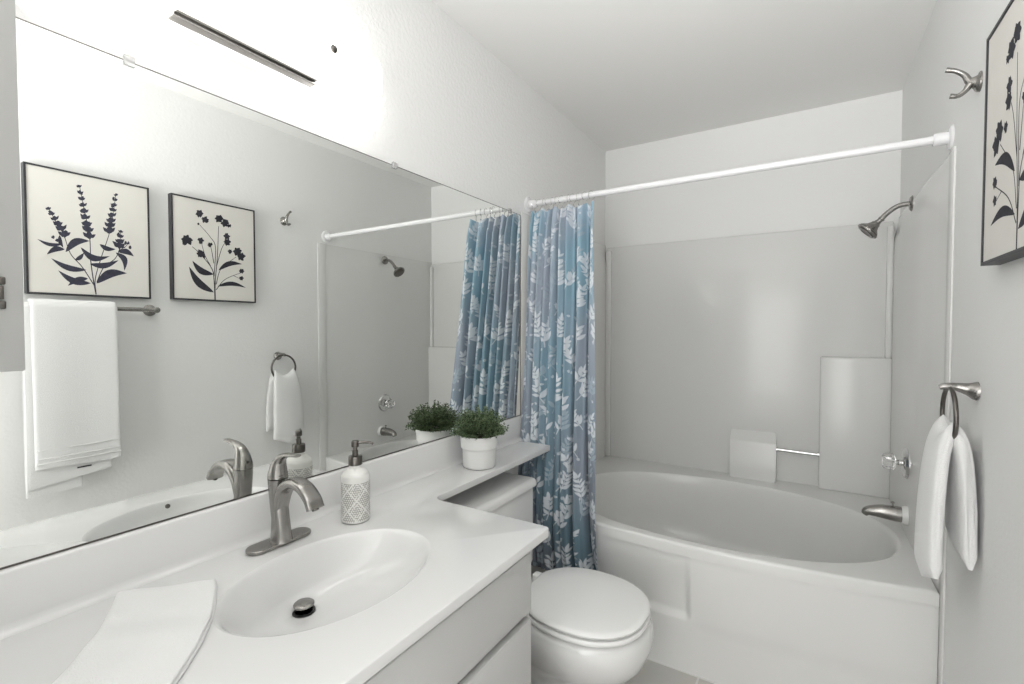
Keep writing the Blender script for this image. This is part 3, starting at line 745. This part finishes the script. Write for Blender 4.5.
def picture(label, y0, y1, z0, z1, quad, shapes, ink):
    TL, TR, BR, BL = quad
    A8 = []; b8 = []
    for (X, Y), (U_, V_) in zip(quad, ((0, 1), (1, 1), (1, 0), (0, 0))):     # straighten the drawing onto the square sheet
        A8 += [[X, Y, 1, 0, 0, 0, -U_ * X, -U_ * Y], [0, 0, 0, X, Y, 1, -V_ * X, -V_ * Y]]; b8 += [U_, V_]
    hm = np.linalg.solve(np.array(A8, float), np.array(b8, float))
    def uv(p):
        w_ = hm[6] * p[0] + hm[7] * p[1] + 1
        return y0 + (y1 - y0) * (hm[0] * p[0] + hm[1] * p[1] + hm[2]) / w_, z0 + (z1 - z0) * (hm[3] * p[0] + hm[4] * p[1] + hm[5]) / w_
    pc = thing('picture_frame', label, 'picture', (W, (y0 + y1) / 2, z0))
    xf = W - 0.030
    bm = bmesh.new(); f = .0068
    for a in ((y0, y1, z0, z0 + f), (y0, y1, z1 - f, z1), (y0, y0 + f, z0 + f, z1 - f), (y1 - f, y1, z0 + f, z1 - f)): box(bm, xf - .002, W - .0005, *a)
    link('frame', bm, M['frame'], pc, smooth=0)
    cv = link('canvas', B(xf + .001, W - .002, y0 + f, y1 - f, z0 + f, z1 - f), M['canvas'], pc, smooth=0)
    bm = bmesh.new()
    for k, s in enumerate(shapes):
        x = xf + .0009 - .00001 * (k % 40); vs = [bm.verts.new((x, *uv(p))) for p in s]
        bmesh.ops.triangle_fill(bm, use_beauty=False, edges=[bm.edges.new((vs[i], vs[(i + 1) % len(vs)])) for i in range(len(vs))])
    link('botanical_print', bm, ink, cv, smooth=0)
rg = random.Random(21)
S1 = []
for p, w_ in (([(354, 547), (346, 500), (337, 420), (335, 330), (318, 230), (302, 140)], 5), ([(354, 545), (352, 490), (376, 410), (410, 315), (428, 230), (438, 170)], 4),
          ([(352, 520), (305, 445), (262, 395), (238, 325), (205, 265), (180, 222)], 4), ([(358, 500), (385, 445), (430, 410), (448, 365), (452, 310)], 4), ([(445, 380), (470, 365), (482, 350)], 3)): S1.append(stem(p, w_))
def spike(a, b_, n, r0, r1):
    n = int(n * 1.05)
    for i in range(n):
        t = i / (n - 1); cx, cy = a[0] + (b_[0] - a[0]) * t, a[1] + (b_[1] - a[1]) * t; r_ = r0 + (r1 - r0) * t
        S1.append(blob(cx + rg.uniform(-3, 3), cy, r_ * .72, rg)); S1.append(blob(cx + rg.uniform(-.6, .6) * r_, cy + rg.uniform(-6, 6), r_ * .6, rg))
        for s in (-1, 1): S1.append(lf((cx, cy + 5), (cx + s * r_ * 1.15, cy - r_ * rg.uniform(.1, .8)), r_ * .8, s * .1))
spike((334, 325), (300, 140), 9, 21, 9); spike((409, 305), (438, 170), 8, 20, 7); spike((240, 318), (182, 225), 6, 21, 9); spike((446, 362), (453, 308), 4, 19, 8)
for p in ((480, 353), (486, 368), (198, 333), (212, 345), (470, 352)): S1.append(blob(*p, 7, rg))
for a in (((240, 378), (172, 398), 26, .15), ((235, 358), (138, 340), 17, -.12), ((243, 388), (335, 346), 36, -.18), ((300, 370), (410, 402), 30, .22), ((320, 455), (188, 412), 27, -.10),
          ((335, 505), (213, 457), 30, -.12), ((325, 487), (248, 515), 26, .1), ((356, 505), (472, 466), 40, -.15), ((333, 432), (442, 417), 27, .12), ((432, 388), (462, 457), 28, -.25),
          ((440, 385), (500, 402), 26, -.15), ((372, 358), (432, 376), 22, .12), ((278, 418), (312, 391), 20, .1), ((222, 325), (235, 372), 20, .1), ((420, 345), (470, 370), 18, .1)): S1.append(lf(*a))
S2 = []
for p, w_ in (([(810, 572), (808, 500), (800, 450), (757, 395), (728, 368)], 4), ([(811, 572), (812, 500), (822, 400), (828, 290)], 4), ([(808, 480), (815, 370), (795, 330), (757, 285)], 3),
          ([(815, 510), (835, 450), (892, 405)], 3), ([(815, 530), (850, 490), (915, 462)], 3), ([(818, 440), (838, 375), (856, 345)], 3), ([(808, 430), (800, 380), (795, 362)], 3), ([(795, 440), (775, 400), (762, 350)], 3), ([(880, 475), (905, 487)], 2)): S2.append(stem(p, w_))
def flower(cx, cy, r_):
    for k in range(6):
        a = 2 * PI * k / 6 + rg.uniform(-.3, .3); S2.append(lf((cx, cy), (cx + math.cos(a) * r_ * 1.05, cy + math.sin(a) * r_ * 1.05), r_ * .95, rg.uniform(-.15, .15)))
    S2.append(blob(cx, cy, r_ * .7, rg)); S2.append(blob(cx + rg.uniform(-.5, .5) * r_, cy + rg.uniform(-.5, .5) * r_, r_ * .6, rg))
for a in ((757, 243, 15), (778, 266, 14), (830, 262, 16), (852, 278, 16), (708, 345, 22), (858, 328, 13), (860, 350, 14), (897, 385, 17), (912, 404, 16), (760, 345, 13), (795, 360, 10), (757, 395, 14), (869, 385, 9), (912, 458, 10), (911, 485, 9), (752, 282, 5), (868, 288, 8)): flower(*a)
for a in (((806, 540), (714, 443), 34, -.12), ((806, 472), (727, 421), 30, -.15), ((825, 456), (914, 432), 24, -.15), ((820, 517), (927, 521), 20, -.12), ((775, 412), (748, 378), 18, .1)): S2.append(lf(*a))
picture('black-framed lavender print on the right wall, above the folded bath towel', 0.572, 0.980, 1.448, 1.950, ((92, 50), (562, 145), (560, 562), (92, 545)), S1, M['ink'])
picture('black-framed print of small dark flowers on the right wall, nearest the robe hook', 1.068, 1.466, 1.452, 1.950, ((650, 166), (963, 230), (963, 578), (650, 568)), S2, M['ink_black'])

# ------------------------------------------------------------------ towel bar and towels
def bar_post(y, parent):
    link('post', lathe(bmesh.new(), [(.026, 0), (.026, -.006), (.018, -.010), (.011, -.014), (.010, -.060), (.013, -.066), (.013, -.080), (.009, -.083)], (W, y, 1.397), 28, 'x'), M['nickel'], parent)
tb = thing('towel_bar', 'brushed nickel towel bar on the right wall below the lavender print', 'towel bar', (W, .68, 1.397))
link('bar', tube(bmesh.new(), [(W - .072, .372, 1.397), (W - .072, .984, 1.397)], .009, k=2), M['nickel'], tb)
for y in (.372, .984): bar_post(y, tb)

def drape(name, prof, th, y0, y1, m_, parent=None, ny=40, wav=None, ywav=None, edge=2.0):
    """prof: centreline (x, z) from one hem over the bar to the other hem; th thickness; swept along y"""
    C = catmull([(x, 0, z) for x, z in prof], 6); n = len(C); L, R_ = [], []
    for i, p in enumerate(C):
        t = (C[min(i + 1, n - 1)] - C[max(i - 1, 0)]).normalized(); nn = Vector((-t.z, 0, t.x)); e = min(1, min(i, n - 1 - i) / 2.0); h = th * .5 * (.45 + .55 * e)
        L.append(p + nn * h); R_.append(p - nn * h)
    ring = L + R_[::-1]; rings = []
    for j in range(ny + 1):
        v = j / ny; s = min(1, min(j, ny - j) / edge); s = 1 - (1 - s) ** 2
        rr = []
        for q, p in enumerate(ring):
            c = C[q] if q < n else C[2 * n - 1 - q]; p2 = c + (p - c) * (.4 + .6 * math.sqrt(s))
            f = (q if q < n else 2 * n - 1 - q) / (n - 1)
            y = y0 + (y1 - y0) * v
            if ywav: y = ywav(f, v, y)
            dx, dz = wav(f, v) if wav else (0, 0)
            rr.append((p2.x + dx, y, p2.z + dz))
        rings.append(rr)
    bm = bmesh.new(); loft(bm, rings); return link(name, bm, m_, parent, smooth=70)
bx = W - .072
bt_ = thing('bath_towel', 'large white folded bath towel hanging over the towel bar', 'towel', (bx, .7, 1.41))
hang = lambda f, v: (-.003 * math.sin(v * 7) * abs(f - .5) * 2, .004 * math.sin(v * 5 + 1) * (1 if f < .1 else 0) + (.018 * (v - .5) * -1 if f < .15 else 0) * 0)
drape('outer_fold', [(bx - .032, .772), (bx - .031, .95), (bx - .027, 1.2), (bx - .024, 1.37), (bx - .018, 1.408), (bx, 1.421), (bx + .016, 1.410), (bx + .021, 1.37), (bx + .024, 1.2), (bx + .026, .9), (bx + .026, .80)], .012, .566, .832, M['towel'], bt_, wav=hang)
drape('inner_fold', [(bx - .017, .700), (bx - .018, .85), (bx - .016, 1.2), (bx - .013, 1.372), (bx - .009, 1.402), (bx, 1.4095), (bx + .008, 1.402), (bx + .0125, 1.37), (bx + .014, 1.2), (bx + .014, .9), (bx + .014, .715)], .006, .547, .802, M['towel'], bt_, wav=lambda f, v: (0, .03 * v * (f < .12)))
drape('under_fold', [(bx - .004, .668), (bx - .006, .85), (bx - .0115, 1.1), (bx - .0115, 1.25)], .008, .545, .712, M['towel'], bt_)
bm = bmesh.new()
for z, h in ((.793, .004), (.812, .004), (.845, .003)): box(bm, bx - .0405, bx - .036, .568, .830, z, z + h, bev=.001)
link('woven_band', bm, M['towel_band'], bt_)
link('care_tag', B(bx - .024, bx - .0225, .69, .735, .752, .757), M['black'], bt_)

# towel ring
ry, rz = 1.606, 1.162
tr = thing('towel_ring', 'dark nickel towel ring on a flared post on the right wall', 'towel ring', (W, ry, rz))
link('post', tube(bmesh.new(), [(W, ry, rz - .004), (W - .006, ry, rz - .003), (W - .02, ry, rz), (W - .04, ry, rz + .004), (W - .062, ry, rz + .004), (W - .072, ry, rz + .001)], [.024, .0225, .0150, .0100, .0085, .0065], n=28), M['nickel'], tr)
RC = Vector((W - .052, ry + .003, rz - .071)); RRD = .072
link('ring', tube(bmesh.new(), [RC + Vector((.004 * math.sin(t) * 0, RRD * math.cos(t), RRD * math.sin(t))) for t in [2 * PI * k / 64 for k in range(64)]], .0052, n=12, closed=True, k=0), M['dark_nickel'], tr)

# hand towel gathered through the ring
ht = thing('hand_towel', 'small white hand towel hanging from the towel ring', 'towel', (RC.x, RC.y, RC.z - RRD))
def ringtowel():
    zt = RC.z - RRD - .003; x0 = RC.x
    prof = [(x0 - .035, zt - .345), (x0 - .035, zt - .25), (x0 - .030, zt - .12), (x0 - .022, zt - .03), (x0 - .012, zt + .008), (x0, zt + .0185), (x0 + .012, zt + .008), (x0 + .020, zt - .03), (x0 + .026, zt - .12), (x0 + .028, zt - .2), (x0 + .029, zt - .275)]
    def wav(f, v):
        e = abs(f - .5) * 2
        sag = -.0 + .050 * (2 * v - 1) ** 2 * (1 - e) ** 3 * .9             # follows the ring's curve
        dz = sag
        if f < .2: dz += .030 * abs(2 * v - 1) * (1 - f / .2) - .012 * v * (1 - f / .2)
        if f > .8: dz += .022 * v * (f - .8) / .2
        dx = (.004 * math.sin(v * 6 + 1 + f * 2) if f < .5 else .0015 * math.sin(v * 9)) * e
        return dx, dz
    def yw(f, v, y):
        e = abs(f - .5) * 2; c = RC.y + (.010 if f < .5 else -.024) * e; k = .66 + (.36 if f < .5 else .52) * min(1, e * 1.5)
        return c + (y - c) * k + .006 * math.sin(f * 9) * e
    return drape('towel_cloth', prof, .033, RC.y - .082, RC.y + .090, M['towel'], ht, wav=wav, ywav=yw, edge=9.0)
ringtowel()

# robe hook
hy, hz = 1.655, 1.930
rh = thing('robe_hook', 'brushed nickel double robe hook on the right wall beside the flower print', 'robe hook', (W, hy, hz))
link('base', tube(bmesh.new(), [(W, hy, hz + .002), (W - .004, hy, hz + .002), (W - .010, hy, hz + .003), (W - .016, hy, hz + .004), (W - .022, hy, hz + .004)], [.025, .023, .015, .012, .009], n=24), M['nickel'], rh)
link('upper_prong', tube(bmesh.new(), [(W - .014, hy, hz + .002), (W - .022, hy, hz + .010), (W - .030, hy, hz + .026), (W - .047, hy, hz + .041), (W - .066, hy, hz + .049)], [.011, .0085, .0066, .0056, .0062], n=16), M['nickel'], rh)
link('lower_prong', tube(bmesh.new(), [(W - .014, hy, hz + .006), (W - .021, hy, hz - .003), (W - .028, hy, hz - .014), (W - .041, hy, hz - .023), (W - .057, hy, hz - .020)], [.011, .0085, .0066, .0056, .0062], n=16), M['nickel'], rh)

# ------------------------------------------------------------------ folded towel lying on the counter
A_ = Vector((0.045, 0.352)); Bp = Vector((0.150, 0.470)); dirn = Vector((0.80, -0.60)).normalized()
NL, NW = 60, 34
bm = bmesh.new(); hts = .012
wdv = Bp - A_; Lt = .40
def lay(z_off, s_off, hh, inset=0.0):
    rings = []
    for i in range(NL + 1):
        u = i / NL; along = Lt * u; ring = []
        bow = .018 * math.sin(PI * min(1, u * 1.3)) ** 1
        eu = min(1, min(i, NL - i) / 2.5)
        def P(v, z):
            p = A_ + dirn * along + wdv * (inset + v * (1 - inset + s_off)) + wdv.normalized() * bow
            return (p.x, p.y, z)
        wob = .0011 * math.sin(u * 17) + .0008 * math.sin(u * 31 + 1)
        z0_ = ZC + .0006 + z_off; z1_ = z0_ + hh * (.35 + .65 * math.sqrt(eu)) + wob
        for k in range(NW + 1): v = k / NW; ring.append(P(v, z0_))
        nb = 8
        for k in range(1, nb):       # rounded fold edge
            t = PI * k / nb - PI / 2; ring.append(P(1 + .02 * math.cos(t), (z0_ + z1_) / 2 + (z1_ - z0_) / 2 * math.sin(t)))
        for k in range(NW, -1, -1):
            v = k / NW; ring.append(P(v, z1_ + .0009 * math.sin(v * 9 + u * 6) - (.002 if k == 0 else 0)))
        rings.append(ring)
    loft(bm, rings)
lay(0, 0, .0072); lay(.0074, -.012, .0068)
wc = link('folded_towel', bm, M['towel'], smooth=60)
tag(wc, 'folded white towel lying flat on the counter at the near left corner', 'towel')
